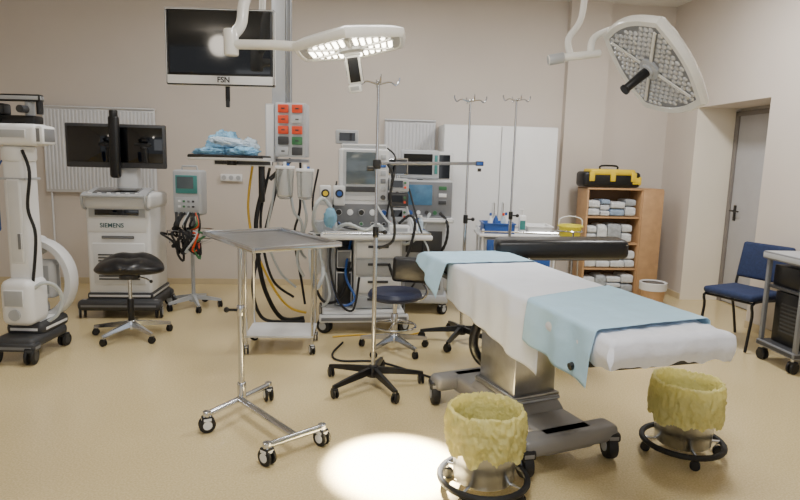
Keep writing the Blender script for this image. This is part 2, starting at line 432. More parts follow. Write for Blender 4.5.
for y0,y1,nm in secs:
    g=B(); g.box((0,(y0+y1)/2,.735),(.5,y1-y0-.01,.03),DGREY,bev=.006)
    for sx in(-1,1):
        g.box((sx*.265,(y0+y1)/2,.725),(.012,y1-y0-.03,.03),DSTEEL,bev=.003)
        for t in(.2,.8): g.box((sx*.255,y0+(y1-y0)*t,.725),(.03,.03,.02),DSTEEL)
    sec=g.part(nm,ot)
    if y0>-.9:
        g=B(); g.box((0,(y0+y1)/2,.782),(.53,y1-y0-.012,.06),VINYL,bev=.02,seg=3); g.part('pad',sec)
g=B()
g.box((-.25,-.80,.695),(.04,.1,.06),BLACK,bev=.01); g.cyl((-.26,-.80,.68),(-.33,-.80,.66),.016,BLACK); g.box((0,-.8,.7),(.44,.28,.04),DGREY,bev=.01)
g.part('leg_section_clamp',ot)
g=B(); g.box((0,0,.0),(.95,.28,.14),VINYL,bev=.04,seg=4); g.box((0,0,-.078),(.85,.14,.02),DSTEEL,bev=.004)
g.part('arm_board',ot,loc=(.69,1.0,.885),rot=(0,-2,-TR-4))
g=B(); g.box((.3,.86,.76),(.04,.05,.12),DSTEEL,bev=.006); g.cyl((.3,.86,.7),(.42,.96,.81),.015,CHROME); g.part('arm_board_clamp',ot)
g=B()
ML0,ML1,MW=-1.02,-.50,.585
def mfn(u,v):
    hang=.115; r=.025
    t=-(MW/2+hang)+(MW+2*hang)*u
    s_=ML0-hang+(ML1-ML0+hang)*v
    dx=max(0,abs(t)-MW/2); dy=max(0,ML0-s_)
    x=max(-MW/2,min(MW/2,t)); y=max(ML0,s_)
    fold=1-abs(noise.noise(Vector((x*6+2,y*7,5))))*3
    z=.838+.006*noise.noise(Vector((x*9,y*9,1)))+.005*noise.noise(Vector((x*25,y*25,4)))+.003*fold
    e=min(MW/2-abs(x) if not dx else 0, y-ML0 if not dy else 0)
    if e<r: z-=(r-e)**2/r*.5
    dd=max(dx,dy)
    if dd>0:
        k=dd/hang
        z=z-dd*.95+(.026*noise.noise(Vector((x*8,y*8,2)))+.012*noise.noise(Vector((x*22,y*22,3))))*k
        o_=.012*math.sin(k*math.pi)-.012*max(0,k-.6)+.016*k*noise.noise(Vector((x*14+3,y*14,6)))+.004
        if dx>=dy and dx>0: x+=(1 if t>0 else -1)*o_
        if dy>=dx and dy>0: y-=o_
    return (x,y,z)
g.grid(mfn,84,68,SHEET)
g.box((0,(ML0+ML1)/2+.005,.792),(MW-.02,ML1-ML0-.02,.06),SHEET,bev=.015)
fs=g.part('sheet_covered_mattress',None,loc=(TX,TY,0),rot=(0,0,TR),ang=180)
top(fs,'white cotton sheet-covered mattress on the leg end of the operating table','mattress')
def drape(name,label,mt,y0,y1,hl,hr,z,w=.585,sk=(0,0),endd=0,seed=0,flare=.0,xo=0):
    g=B(); r=.02
    def fn(u,v):
        y=y0+(y1-y0)*v
        L0=hl(v); R0=hr(v); tot=L0+w+R0
        t=-(w/2+L0)+tot*u
        y+=(sk[0]+(sk[1]-sk[0])*v)*(max(-.5,min(.5,t/w)))+.003*math.sin(t*9+seed)
        wob2=noise.noise(Vector((t*16,y*14,seed+5))); wob=noise.noise(Vector((t*5,y*6,seed)))
        crs=max(0,1-abs(((t+.02)/.012)))*.002+max(0,1-abs((y-(y0+y1)/2)/.012))*.002
        if abs(t)<=w/2:
            x=t; zz=z+.002*wob2+.002*abs(wob)+crs
            e=w/2-abs(t)
            if e<r: zz-=(r-e)**2/r*.5
        else:
            s_=1 if t>0 else -1; d=abs(t)-w/2
            fl=min(1,d/.1)
            x=s_*(w/2+.008*fl+flare*d+ .020*fl*noise.noise(Vector((y*7,seed,1.5)))+.007*fl*math.sin(y*26+seed))
            zz=z-.010-d*.99
        if endd and v>.75:
            q=(v-.75)/.25; zz-=endd*q*q
        return (x+xo,y,zz)
    g.grid(fn,72,48,mt)
    o=g.part(name,None,loc=(TX,TY,0),rot=(0,0,TR),ang=180,solid=.0015); top(o,label,'drape'); return o
drape('white_drape','white disposable drape spread across the operating table',DRAPW,-.50,.72,lambda v:.33-.10*v,lambda v:.05,.846,w=.6,seed=2)
drape('blue_drape','light blue disposable drape hanging over the operating table side',DRAPB,-.90,-.27,lambda v:.235-.035*v,lambda v:.05,.857,w=.612,sk=(.06,.2),seed=7,flare=.05)
drape('blue_drape','light blue disposable drape over the head of the table',DRAPB,.62,1.2,lambda v:.17*(1-v)+.05,lambda v:.03,.856,w=.64,endd=.03,seed=11,flare=.25,xo=-.03)

# ================================================================= KICK BUCKETS
def bucket(x,y,rz,label):
    o=thing('kick_bucket',label,'waste bucket',(x,y,0),rz,group='wheeled steel buckets with yellow bags')
    g=B(); g.tube([(.2*math.cos(2*math.pi*k/32),.2*math.sin(2*math.pi*k/32),.072) for k in range(32)],.015,RUBBER,closed=True,seg=10)
    for k in range(4):
        a=D(45+90*k); g.tube([(.19*math.cos(a),.19*math.sin(a),.075),(.1*math.cos(a),.1*math.sin(a),.08)],.008,CHROME)
    g.tube([(.11*math.cos(2*math.pi*k/24),.11*math.sin(2*math.pi*k/24),.082) for k in range(24)],.008,CHROME,closed=True,seg=8)
    rg=g.part('bumper_ring',o)
    for k in range(4):
        a=D(45+90*k); caster(rg,.185*math.cos(a),.185*math.sin(a),.025,.066,BLACK)
    g=B(); g.lathe([(.001,.07),(.132,.07),(.138,.078),(.152,.355),(.158,.36),(.156,.366),(.148,.36),(.126,.09),(.001,.088)],STEEL,seg=48,cap=False); g.part('bucket',o)
    key=[(.02,.14),(.085,.15),(.11,.2),(.13,.3),(.146,.38),(.156,.408),(.168,.402),(.175,.36),(.177,.31),(.174,.26),(.168,.205)]
    prof=[];kk=[]
    for i in range(len(key)-1):
        for j in range(6):
            t=j/6; prof.append((key[i][0]*(1-t)+key[i+1][0]*t,key[i][1]*(1-t)+key[i+1][1]*t)); kk.append((i+t)/(len(key)-1))
    prof.append(key[-1]); kk.append(1)
    g=B()
    def rf(a,j,r,z):
        k=kk[j]; ca,sa=math.cos(a),math.sin(a)
        wx=noise.noise(Vector((ca*4,sa*4,z*9+rz)))*.6
        n1=noise.noise(Vector((ca*3,sa*3,z*8+rz)))
        # intersecting diagonal creases of crumpled film
        c1=1-abs(noise.noise(Vector((ca*5+wx,sa*5,z*17+rz+9))))*2.8
        c2=1-abs(noise.noise(Vector((ca*9,sa*9+wx,z*30+rz+3))))*2.8
        c3=1-abs(noise.noise(Vector((ca*15,sa*15,z*12+rz+6))))*2.8
        amp=.35+.65*max(0,min(1,(k-.45)*2.4))
        dr=(.010*n1+.008*c1+.0055*c2+.004*c3)*amp
        dz=(.016*noise.noise(Vector((ca*1.6,sa*1.6,rz)))+.008*c3)*min(1,k*1.6)
        if k>.8: dz+=(k-.8)*5*.05*noise.noise(Vector((ca*2.6,sa*2.6,rz+4)))
        rr_=r+dr
        if k>.58: rr_=max(rr_, .164)
        return (max(.01,rr_),z+dz)
    g.lathe(prof,BAGY,seg=200,rf=rf,cap=False)
    g.part('bin_bag',o,ang=180,label='thin yellow plastic bag folded over the rim')
bucket(.41,2.58,10,'steel kick bucket on casters with crumpled yellow bag')
bucket(1.52,3.0,40,'steel kick bucket on casters with crumpled yellow bag')

# ================================================================= STOOLS
so=thing('surgeon_stool','chrome stool with navy round seat and small black backrest','stool',(-.03,4.62,0),0)
starbase(so,.27,CHROME,5,20,r=.028)
g=B(); g.cyl((0,0,.1),(0,0,.3),.028,CHROME,bev=.003); g.cyl((0,0,.3),(0,0,.42),.018,CHROME); g.part('column',so)
g=B(); g.tube([(.17*math.cos(2*math.pi*k/28),.17*math.sin(2*math.pi*k/28),.2) for k in range(28)],.009,CHROME,closed=True)
for k in range(3):
    a=D(120*k+15); g.tube([(.02*math.cos(a),.02*math.sin(a),.22),(.17*math.cos(a),.17*math.sin(a),.2)],.006,CHROME)
g.part('foot_ring',so)
g=B(); g.lathe([(.001,.42),(.19,.42),(.21,.435),(.215,.455),(.2,.482),(.15,.49),(.001,.49)],NAVY,seg=36,cap=False); g.part('seat',so)
g=B(); g.tube([(.05,.0,.41),(.2,-.02,.42),(.25,-.02,.5),(.15,-.02,.62)],.011,CHROME,smooth=5); g.part('backrest_bracket',so)
g=B(); g.box((.13,-.02,.655),(.31,.06,.2),VINYL,rot=(0,3,0),bev=.028,seg=4); g.part('backrest',so)

sd=thing('saddle_stool','black saddle stool on chrome five-star caster base','stool',(-2.2,4.8,0),0)
starbase(sd,.3,CHROME,5,35,r=.028)
g=B(); g.cyl((0,0,.1),(0,0,.32),.026,BLACK,bev=.003); g.cyl((0,0,.3),(0,0,.52),.014,CHROME); g.cyl((0,0,.49),(0,0,.53),.08,DGREY,bev=.005); g.part('column',sd)
g=B(); vs=bmesh.ops.create_uvsphere(g.bm,u_segments=36,v_segments=20,radius=1)['verts']
for v in vs:
    x,y,z=v.co
    X=x*.27*(1-.25*max(0,-y)); Y=y*.2
    Z=z*.075 -.045*(abs(x)**1.6)*.9+.055*max(0,y)*1.2
    if z>0: Z-= .025*math.exp(-(x/.25)**2)
    v.co=(X,Y,Z)
g._mark(vs,VINYL); g.part('seat',sd,loc=(0,0,.6),rot=(0,0,12),ang=180)
g=B(); g.tube([(.05,0,.51),(.16,-.05,.5),(.2,-.06,.48)],.006,CHROME); g.ball((.2,-.06,.48),.014,BLACK,seg=10); g.part('height_lever',sd)

# ================================================================= TWIN MONITOR CART
ct=thing('imaging_cart','white medical imaging cart with two flat black monitors','medical cart',(-2.57,5.62,0),W)
g=B()
g.box((0,0,.13),(.62,.58,.1),DGREY,bev=.03,seg=3); g.box((0,-.26,.12),(.74,.12,.1),GREY,bev=.04,seg=3); g.box((0,.24,.12),(.66,.12,.1),GREY,bev=.04,seg=3)
g.box((0,.0,.205),(.58,.54,.06),OFFW,bev=.02)
cbz=g.part('base',ct)
for x,y in((-.34,-.26),(.34,-.26),(-.3,.24),(.3,.24)): caster(cbz,x,y,.055,.12,LGREY)
g=B(); g.box((0,0,.62),(.56,.5,.80),WHITE,bev=.03,seg=3); g.box((0,-.01,1.07),(.60,.53,.14),WHITE,bev=.035,seg=3)
g.box((0,-.245,.85),(.50,.02,.12),WHITE,bev=.005); g.box((0,-.25,.5),(.46,.015,.38),OFFW,bev=.008); g.box((0,-.25,.965),(.50,.02,.09),LGREY,bev=.006)
bd=g.part('body',ct)
g=B(); 
for i in range(9): g.box((0,-.26,.36+i*.028),(.36,.006,.012),DGREY)
g.part('vent_grille',bd)
g=B(); g.box((.0,-.264,.97),(.38,.01,.05),SCREEN,bev=.003); g.box((0,-.262,.745),(.28,.012,.025),GREY,bev=.004); g.part('display_window',bd)
text('SIEMENS',.056,TEALD,bd,(-.05,-.2565,.85))
g=B(); g.box((0,-.2,1.145),(.52,.32,.025),LGREY,rot=(10,0,0),bev=.008); g.box((0,-.2,1.162),(.38,.18,.012),SCREEN,rot=(10,0,0),bev=.003)
for i in range(6): g.box((-.2+.08*i,-.32,1.143),(.03,.02,.01),WHITE,rot=(10,0,0))
g.part('control_panel',bd)
for sx in(-1,1):
    g=B(); g.tube([(sx*.27,-.22,1.0),(sx*.27,-.31,1.02),(sx*.27,-.32,1.12),(sx*.27,-.24,1.14)],.013,LGREY,smooth=4); g.part('push_handle',bd)
g=B(); g.box((0,.08,1.24),(.2,.12,.26),OFFW,bev=.02); g.box((-.1,.08,1.46),(.56,.06,.06),GREY,bev=.01); g.part('monitor_mast',ct)
g=B(); g.box((-.06,-.08,1.55),(.09,.07,.56),BLACK,bev=.025,seg=3); g.cyl((-.06,-.08,1.8),(-.06,-.08,1.88),.036,BLACK,bev=.008); g.part('display_handle',ct,label='tall black padded handle column between the monitors')
for x,rz in((-.30,-2),(.155,-2)):
    g=B(); g.box((0,0,0),(.44,.05,.40),DGREY,bev=.012); g.box((0,.04,0),(.3,.06,.25),DGREY,bev=.02)
    mo=g.part('monitor',ct,loc=(x,0,1.56),rot=(0,0,rz))
    g=B(); g.box((0,-.027,.012),(.39,.006,.32),SCREEN,bev=.001); g.part('screen',mo)

# ================================================================= MOBILE C-ARM
ca=thing('mobile_x_ray_unit','white mobile x-ray unit with slim upright column and curved arm','x-ray machine',(-2.72,4.3,0),0)
g=B(); g.box((0,0,.14),(.30,.46,.08),DGREY,bev=.03,seg=3); g.box((0,.1,.21),(.28,.36,.1),WHITE,bev=.04,seg=3); g.box((0,-.2,.12),(.34,.1,.06),GREY,bev=.02)
bb=g.part('base',ca)
for x in(-.13,.13): caster(bb,x,-.22,.06,.13,DGREY,rz=10)
for x in(-.12,.12): caster(bb,x,.22,.05,.12,DGREY)
g=B(); g.box((0,0,.94),(.165,.17,1.2),WHITE,bev=.035,seg=4); g.box((0,-.02,1.0),(.10,.155,.60),OFFW,bev=.012); g.cyl((0,0,1.42),(0,0,1.53),.11,WHITE,seg=28,bev=.02)
g.box((.03,-.103,.86),(.03,.012,.12),GREY,bev=.004); g.box((0,0,1.30),(.175,.18,.015),LGREY); g.part('column',ca)
g=B(); g.box((.0,-.04,.42),(.23,.25,.34),WHITE,bev=.06,seg=5); g.box((.0,-.17,.46),(.14,.012,.12),LGREY,bev=.005); g.cyl((.0,-.18,.34),(0,-.16,.34),.04,LGREY,seg=20); g.part('motor_housing',ca)
g=B(); g.box((-.05,-.05,1.605),(.54,.20,.15),WHITE,bev=.04,seg=4); g.box((.22,-.05,1.605),(.07,.17,.13),GREY,bev=.02); g.box((.0,-.153,1.61),(.3,.012,.06),LGREY,bev=.004); g.part('swivel_arm',ca)
g=B(); g.box((-.0,0,1.71),(.32,.12,.06),BLACK,bev=.015); g.box((-.12,0,1.78),(.12,.1,.08),DGREY,bev=.015); g.cyl((.1,0,1.7),(.1,0,1.84),.032,LGREY,bev=.006)
g.box((.04,-.02,1.86),(.32,.06,.05),LGREY,bev=.012); g.cyl((.18,-.02,1.88),(.18,-.02,1.75),.022,BLACK); g.cyl((-.1,-.06,1.72),(-.1,-.14,1.72),.03,BLACK); g.cyl((.1,-.05,1.78),(.1,-.12,1.78),.026,DGREY); g.part('collimator_joint',ca)
g=B(); pts=[]
for k in range(25):
    a=D(-112+k*(206/24)); pts.append((-.06+.25*math.cos(a),.24,.52+.29*math.sin(a)))
g.ribbon(pts,.12,.06,OFFW)
g.ribbon([(x*.93-.004,y-.0,.52+(z-.52)*.93) for x,y,z in pts],.07,.03,GREY)
g.box((-.12,.24,.78),(.22,.2,.15),WHITE,bev=.05,seg=4); g.box((-.14,.22,.28),(.24,.22,.14),WHITE,bev=.05,seg=4)
g.box((-.05,.27,.52),(.24,.12,.3),LGREY,bev=.04,seg=3)
g.part('c_arc',ca,label='thick off-white curved arm')
g=B(); g.tube([(.08,-.09,1.5),(.14,-.12,1.35),(.1,-.1,1.1),(.13,-.08,.9),(.09,-.08,.56)],.011,RUBBER,smooth=6); g.part('cable',ca)
g=B(); g.tube([(.08,-.1,.5),(.16,-.08,.56),(.2,.0,.52),(.21,.06,.42),(.18,.05,.3),(.11,.02,.24)],.014,HOSEG,smooth=6,seg=10); g.part('cable',ca)
g=B(); g.box((-.19,-.06,1.12),(.12,.05,.4),BLUE,bev=.02,seg=3); g.tube([(-.15,-.06,1.32),(-.11,-.03,1.42),(-.08,0,1.45)],.006,BLUE); g.part('hanging_pouch',ca,label='blue cloth pouch hanging on the column')

# ================================================================= PATIENT MONITOR ON STAND
pm=thing('patient_monitor_stand','small patient monitor on wheeled stand with cable basket','patient monitor',(-2.03,5.80,0),-4)
starbase(pm,.25,LGREY,5,15,r=.032,hood=BLACK)
g=B(); g.cyl((0,0,.1),(0,0,.95),.018,LGREY); g.part('pole',pm)
g=B(); g.box((0,-.02,1.14),(.28,.16,.43),LGREY,bev=.025,seg=3); g.tube([(-.08,-.02,1.34),(-.07,-.02,1.39),(.07,-.02,1.39),(.08,-.02,1.34)],.01,LGREY); mh=g.part('housing',pm)
g=B(); g.box((-.0,-.103,1.22),(.21,.01,.17),TEAL,bev=.003); g.box((-.01,-.108,1.235),(.16,.004,.11),SCRG); g.part('screen',mh)
g=B(); g.box((-.0,-.102,1.035),(.22,.01,.12),LGREY,bev=.002)
for i in range(4):
    for j in range(2): g.box((-.07+.045*i,-.105,1.06-.05*j),(.03,.012,.025),(WHITE,GREEN,GREY,DGREY)[i],bev=.003)
g.part('keypad',mh)
g=B()
for z,e in((.78,.0),(.68,-.02)): g.tube([(-.17-e,-.17,z),(.17+e,-.17,z),(.17+e,.12,z),(-.17-e,.12,z)],.005,CHROME,closed=True,seg=6)
for i in range(9): g.tube([(-.17+.0425*i,-.17,.78),(-.16+.04*i,-.15,.66),(-.16+.04*i,.1,.66)],.003,CHROME,seg=5)
g.part('basket',pm)
random.seed(3)
for mt in(RUBBER,RUBBER,RUBBER,RUBBER,RUBBER,RUBBER,RUBBER,GREEN,RED,HOSEG,RUBBER,RUBBER,RUBBER):
    g=B(); x=random.uniform(-.12,.12)
    g.tube([(x,-.1,.95),(x+random.uniform(-.06,.06),-.17,.84),(x-.08*random.random(),-.12,.72+.08*random.random()),(x+.12*random.uniform(-1,1),-.2,.76),(x,-.2,.58+.12*random.random()),(x+.05,-.18,.5+.15*random.random()),(x+.02,-.12,.7)],.011,mt,smooth=6); g.part('lead_cable',pm)
# ================================================================= PENDANT
pn=thing('ceiling_supply_pendant','ceiling-hung supply column with orange-red gas sockets and suction jars','medical pendant',(-1.07,5.35,0),0)
g=B(); g.box((-.015,.04,2.62),(.12,.11,1.42),LGREY,bev=.01); g.box((0.07,.02,2.62),(.04,.06,1.42),GREY,bev=.006); g.box((0,.04,H-.04),(.36,.36,.08),OFFW,bev=.01); g.part('ceiling_tube',pn)
g=B(); g.box((.10,0,1.73),(.27,.2,.46),LGREY,bev=.015); g.box((-.08,.0,1.70),(.08,.16,.5),OFFW,bev=.01); g.box((.1,-.02,1.47),(.3,.05,.03),DSTEEL,bev=.004); hd=g.part('socket_head',pn)
cols=[[RED,RED],[RED,LGREY],[RED,RED],[DGREY,GREEN],[LGREY,DGREY]]
for i,row in enumerate(cols):
    for j,mt in enumerate(row):
        g=B(); g.box((.04+.12*j,-.105,1.91-.09*i),(.09,.02,.068),mt,bev=.005); g.box((.04+.12*j,-.114,1.91-.09*i),(.03,.006,.012),DGREY); g.part('socket',hd)
g=B(); g.box((-.38,-.18,1.475),(.62,.42,.03),OFFW,bev=.008); g.tube([(-.68,-.38,1.49),(-.08,-.38,1.49),(-.08,.03,1.49),(-.68,.03,1.49)],.016,BLACK,closed=True)
g.box((-.3,-.12,1.44),(.5,.06,.05),DGREY,bev=.01); g.part('shelf',pn)
g=B(); g.box((-.16,-.05,1.28),(.05,.05,.36),BLACK,bev=.008); g.cyl((-.38,-.2,1.46),(-.38,-.2,1.42),.04,BLACK); g.cyl((-.1,0,1.3),(.09,0,1.48),.02,DGREY); g.part('shelf_support',pn)
for x,y,h_,r_ in((.06,-.14,.26,.078),(.235,-.15,.24,.072)):
    g=B(); g.lathe([(.001,0),(r_*.6,0),(r_*.84,.02),(r_*.9,.06),(r_,h_*.9),(r_,h_),(r_*.95,h_),(r_*.95,h_*.88),(r_*.84,.06),(r_*.76,.026),(.001,.012)],CLEAR,c=(x,y,1.14),cap=False,seg=32); cn=g.part('suction_canister',hd)
    g=B(); g.cyl((x,y,1.14+h_),(x,y,1.165+h_),r_*1.1,WHITE,bev=.004,seg=28); g.cyl((x,y,1.16+h_),(x,y,1.2+h_),.014,WHITE); g.cyl((x+.03,y,1.16+h_),(x+.03,y,1.185+h_),.012,BLUE); g.part('canister_lid',cn)
for pts,mt,r_ in (
  ([(-.14,0,1.3),(-.2,-.1,.95),(-.17,-.15,.6),(-.12,-.1,.3),(.0,.0,.04),(.2,.05,.03)],RUBBER,.02),
  ([(.0,0,1.4),(-.12,-.1,.85),(-.22,-.16,.4),(-.16,-.12,.08),(.05,-.1,.03),(.22,-.05,.03)],RUBBER,.016),
  ([(-.1,0,1.4),(-.17,-.05,1.0),(-.14,-.1,.7),(-.05,-.1,.4),(.12,-.05,.25)],RUBBER,.012),
  ([(-.24,-.05,1.42),(-.27,-.1,1.05),(-.2,-.14,.7),(-.04,-.15,.35),(.1,-.15,.18),(.24,-.1,.12)],HOSEY,.011),
  ([(-.02,-.02,1.45),(-.06,-.1,1.1),(-.1,-.12,.8),(.0,-.1,.5),(.15,-.1,.35)],HOSEG,.011),
  ([(.05,.05,1.46),(.1,.02,1.05),(.19,-.02,.9),(.16,-.1,.6),(.22,-.1,.45)],HOSEG,.013),
  ([(.16,.06,1.46),(.16,.04,1.05),(.12,-.02,.8),(.2,-.1,.4),(.23,-.1,.2)],RUBBER,.011),
  ([(.2,-.05,1.14),(.23,-.1,1.05),(.24,-.1,.95),(.18,-.05,.7),(.22,.0,.6)],HOSEG,.012)):
    g=B(); g.tube(pts,r_,mt,smooth=8); g.part('hose',pn)
for x,y,z,s_,mt,rot in((-1.60,5.09,1.527,(.13,.10,.037),BAGB,(0,0,10)),(-1.34,5.08,1.53,(.12,.10,.04),BAGB,(0,0,-14)),(-1.55,5.27,1.60,(.13,.035,.10),BAGB,(-14,0,4)),(-1.46,5.12,1.613,(.14,.08,.03),BAGC,(12,6,22)),(-1.33,5.25,1.57,(.08,.03,.075),BAGC,(-10,8,-10))):
    g=B(); g.ball((0,0,0),s_,mt,seg=60,crease=.2,pw=3.2,nz=.2,fr=2)
    o=g.part('plastic_bag',None,loc=(x,y,z),rot=rot,ang=180); top(o,'crumpled glossy pale blue plastic pack on the pendant shelf','plastic bag','blue plastic packs on the pendant shelf')

# ================================================================= ANAESTHESIA MACHINE
am=thing('anaesthesia_machine','white anaesthesia machine with worktop, drawers and monitor','anaesthesia machine',(-.34,5.38,0),8)
g=B(); g.box((0,0,.15),(.72,.6,.08),OFFW,bev=.025,seg=3); g.box((0,-.3,.13),(.78,.08,.07),GREY,bev=.02); ab=g.part('base',am)
for x in(-.34,.34):
    for y in(-.28,.26): caster(ab,x,y,.065,.13,LGREY)
g=B(); g.box((.12,.03,.5),(.42,.5,.62),OFFW,bev=.015); g.box((-.3,.1,.55),(.12,.3,.74),LGREY,bev=.02); g.box((-.1,.2,.5),(.3,.1,.62),DGREY)
g.box((-.17,.02,.36),(.14,.34,.3),BLACK,bev=.01); g.box((-.17,.02,.62),(.13,.3,.16),GREY,bev=.01); g.part('cabinet',am)
for i,h_ in enumerate((.15,.15,.15,.12)):
    z=.72-i*.155; g=B(); g.box((.12,-.23,z),(.38,.025,h_-.012),(WHITE,LGREY,WHITE,LGREY)[i],bev=.006); dw=g.part('drawer',am)
    g=B(); g.box((.12,-.25,z+.03),(.18,.02,.02),DGREY,bev=.004); g.part('handle',dw)
g=B(); g.box((.1,-.04,.84),(.96,.6,.045),WHITE,bev=.015,seg=3); g.tube([(-.36,-.33,.875),(.56,-.33,.875),(.56,.22,.875)],.008,CHROME); g.part('worktop',am)
g=B(); g.box((-.02,.12,1.0),(.56,.3,.28),OFFW,bev=.02); g.box((-.02,-.035,1.0),(.5,.02,.22),GREY,bev=.006)
for i in range(5):
    g.cyl((-.22+.1*i,-.04,1.03),(-.22+.1*i,-.06,1.03),.028,(BLACK,WHITE,BLACK,WHITE,BLUE)[i],seg=16,bev=.003)
    g.cyl((-.22+.1*i,-.04,.93),(-.22+.1*i,-.075,.93),.017,(BLUE,BLACK,GREEN,DGREY,BLACK)[i],seg=14,bev=.003)
g.part('gas_panel',am)
g=B(); g.box((.0,.08,1.36),(.44,.24,.46),OFFW,bev=.02,seg=3); g.box((.0,.08,1.61),(.40,.2,.04),LGREY,bev=.01)
mn=g.part('monitor_unit',am)
g=B(); g.box((-.03,-.045,1.38),(.31,.012,.40),LGREY,bev=.004); g.box((-.03,-.053,1.42),(.26,.006,.28),SCRG,bev=.001); g.box((-.03,-.053,1.235),(.26,.006,.05),DGREY,bev=.001); g.part('screen',mn)
for i in range(5):
    g=B(); g.box((.17,-.045,1.52-.07*i),(.045,.015,.04),(LGREY,BLUE,LGREY,GREY,LGREY)[i],bev=.004); g.part('control_key',mn)
g=B(); g.cyl((.17,-.04,1.165),(.17,-.075,1.165),.022,DGREY); g.part('control_knob',mn)
g=B(); g.cyl((-.4,-.1,.5),(-.4,-.1,.72),.08,OFFW,seg=24,bev=.006); g.cyl((-.4,-.1,.72),(-.4,-.1,.86),.085,DGREY,seg=24,bev=.01); g.box((-.38,0,.78),(.1,.2,.08),LGREY,bev=.01); g.cyl((-.4,-.1,.86),(-.4,-.1,.96),.05,LGREY,bev=.006); g.part('absorber',am)
for x,m_ in((-.34,YEL),(-.22,BLUE)):
    g=B(); g.box((x,-.08,1.18),(.1,.12,.17),OFFW,bev=.012); g.cyl((x,-.13,1.2),(x,-.17,1.2),.036,BLACK); g.cyl((x,-.16,1.2),(x,-.175,1.2),.022,m_); g.part('vaporizer',am)
for z in(1.02,1.15,1.28):
    g=B(); g.box((.31,-.02,z),(.17,.16,.115),(LGREY,DGREY,LGREY)[int((z-1.0)/.13)],bev=.01); g.box((.29,-.102,z+.01),(.10,.008,.06),SCREEN)
    for i in range(2): g.cyl((.36,-.1,z+.02-.04*i),(.36,-.112,z+.02-.04*i),.011,(GREEN,RED)[i],seg=10)
    g.part('infusion_pump',am)
g=B(); g.cyl((.31,.06,.86),(.31,.06,1.5),.013,CHROME); g.box((.30,.03,1.44),(.2,.06,.15),DGREY,bev=.012); g.box((.30,-.002,1.44),(.16,.006,.11),SCREEN); g.part('gas_monitor',am)
g=B(); g.box((-.15,.1,1.69),(.2,.16,.12),LGREY,bev=.012); g.box((-.15,.018,1.69),(.14,.006,.07),SCREEN); g.part('module_box',am)
def corr(pts,r,mt,nm,par):
    g=B(); n=8
    g.tube(pts,[r if k%2 else r*.78 for k in range((len(pts)-1)*n+1)],mt,smooth=n,seg=10); g.part(nm,par)
corr([(-.4,-.15,.85),(-.44,-.25,.95),(-.42,-.3,1.1),(-.36,-.25,1.16),(-.28,-.2,1.05),(-.25,-.25,.9)],.019,HOSEG,'breathing_hose',am)
corr([(-.38,-.15,.85),(-.46,-.2,.8),(-.46,-.3,.6),(-.42,-.32,.4),(-.36,-.3,.5),(-.36,-.2,.62)],.019,HOSEG,'breathing_hose',am)
corr([(.3,-.2,.95),(.38,-.3,1.03),(.42,-.34,.95),(.36,-.36,.7),(.26,-.36,.5),(.2,-.34,.62)],.014,RUBBER,'breathing_hose',am)
corr([(-.25,-.2,.9),(-.15,-.3,.95),(.0,-.32,.9),(.1,-.3,.95),(.18,-.25,.88)],.017,HOSEG,'breathing_hose',am)
g=B(); g.ball((-.3,-.27,1.0),(.055,.05,.085),SKINB,nz=.2); g.part('breathing_bag',am)
for pts,mt,r_ in(([(-.38,-.08,.7),(-.42,-.1,.4),(-.34,-.15,.24),(-.2,-.2,.3),(-.12,-.15,.6)],RUBBER,.013),([(-.1,.0,.8),(-.16,-.2,.5),(-.08,-.28,.3),(-.2,-.3,.25),(-.28,-.24,.45)],BLUE,.011),([(-.28,-.25,.84),(-.3,-.36,.6),(-.22,-.38,.3),(-.1,-.36,.22),(-.05,-.34,.5)],RUBBER,.010),([(-.32,.0,.9),(-.38,-.2,.7),(-.3,-.3,.35),(-.36,-.25,.22)],HOSEG,.012),([(-.4,.1,1.4),(-.45,.05,1.1),(-.42,-.02,.8),(-.46,-.05,.5)],RUBBER,.009),([(.22,.1,1.6),(.28,-.04,1.5),(.23,-.12,1.2),(.2,-.1,1.0)],RUBBER,.008),([(.1,-.1,1.12),(.16,-.16,1.02),(.24,-.18,.94),(.4,-.2,.9)],HOSEG,.009),([(-.24,-.04,1.3),(-.27,-.14,1.05),(-.2,-.2,.92),(.05,-.24,.89)],RUBBER,.008),([(.4,-.08,1.25),(.46,-.18,1.0),(.5,-.3,.8),(.45,-.35,.5),(.36,-.33,.35)],RUBBER,.009),([(.38,-.08,1.1),(.42,-.2,.95),(.54,-.34,.75),(.52,-.36,.55)],HOSEG,.008)):
    g=B(); g.tube(pts,r_,mt,smooth=7); g.part('gas_hose',am)
def onam(x,y,z):
    p=Matrix.Rotation(D(8),4,'Z')@Vector((x,y,0)); return (-.34+p.x,5.38+p.y,z)
g=B(); g.box((0,0,.037),(.17,.12,.07),WHITE,bev=.01); g.box((0,-.061,.037),(.13,.004,.03),LGREY); o=g.part('instrument_box',None,loc=onam(.3,-.22,.866),rot=(0,0,8)); top(o,'small white instrument box on the worktop','box')
for k,(x,y,m_,h_) in enumerate(((.45,.1,WHITE,.14),(.52,.10,BLUE,.11),(.46,-.1,WHITE,.09),(.52,-.02,BAGC,.12))):
    o=thing('medicine_bottle','small plastic bottle standing on the worktop','bottle',onam(x,y,.866),0,'bottles on the worktop')
    g=B(); g.lathe([(.001,0),(.026,0),(.027,.006),(.027,h_*.75),(.014,h_*.9),(.014,h_)],m_,cap=False,seg=18); g.part('bottle_body',o)
    g=B(); g.cyl((0,0,h_-.002),(0,0,h_+.022),.016,OFFW if k%2 else BLUE,bev=.002); g.part('cap',o)
vm=thing('ventilator','grey ventilator trolley with control panel and tilted screen','ventilator',(.23,6.0,0),0)
g=B(); g.box((0,0,.15),(.5,.5,.08),LGREY,bev=.02); vb=g.part('base',vm)
for x in(-.2,.2):
    for y in(-.2,.2): caster(vb,x,y,.05,.12,LGREY)
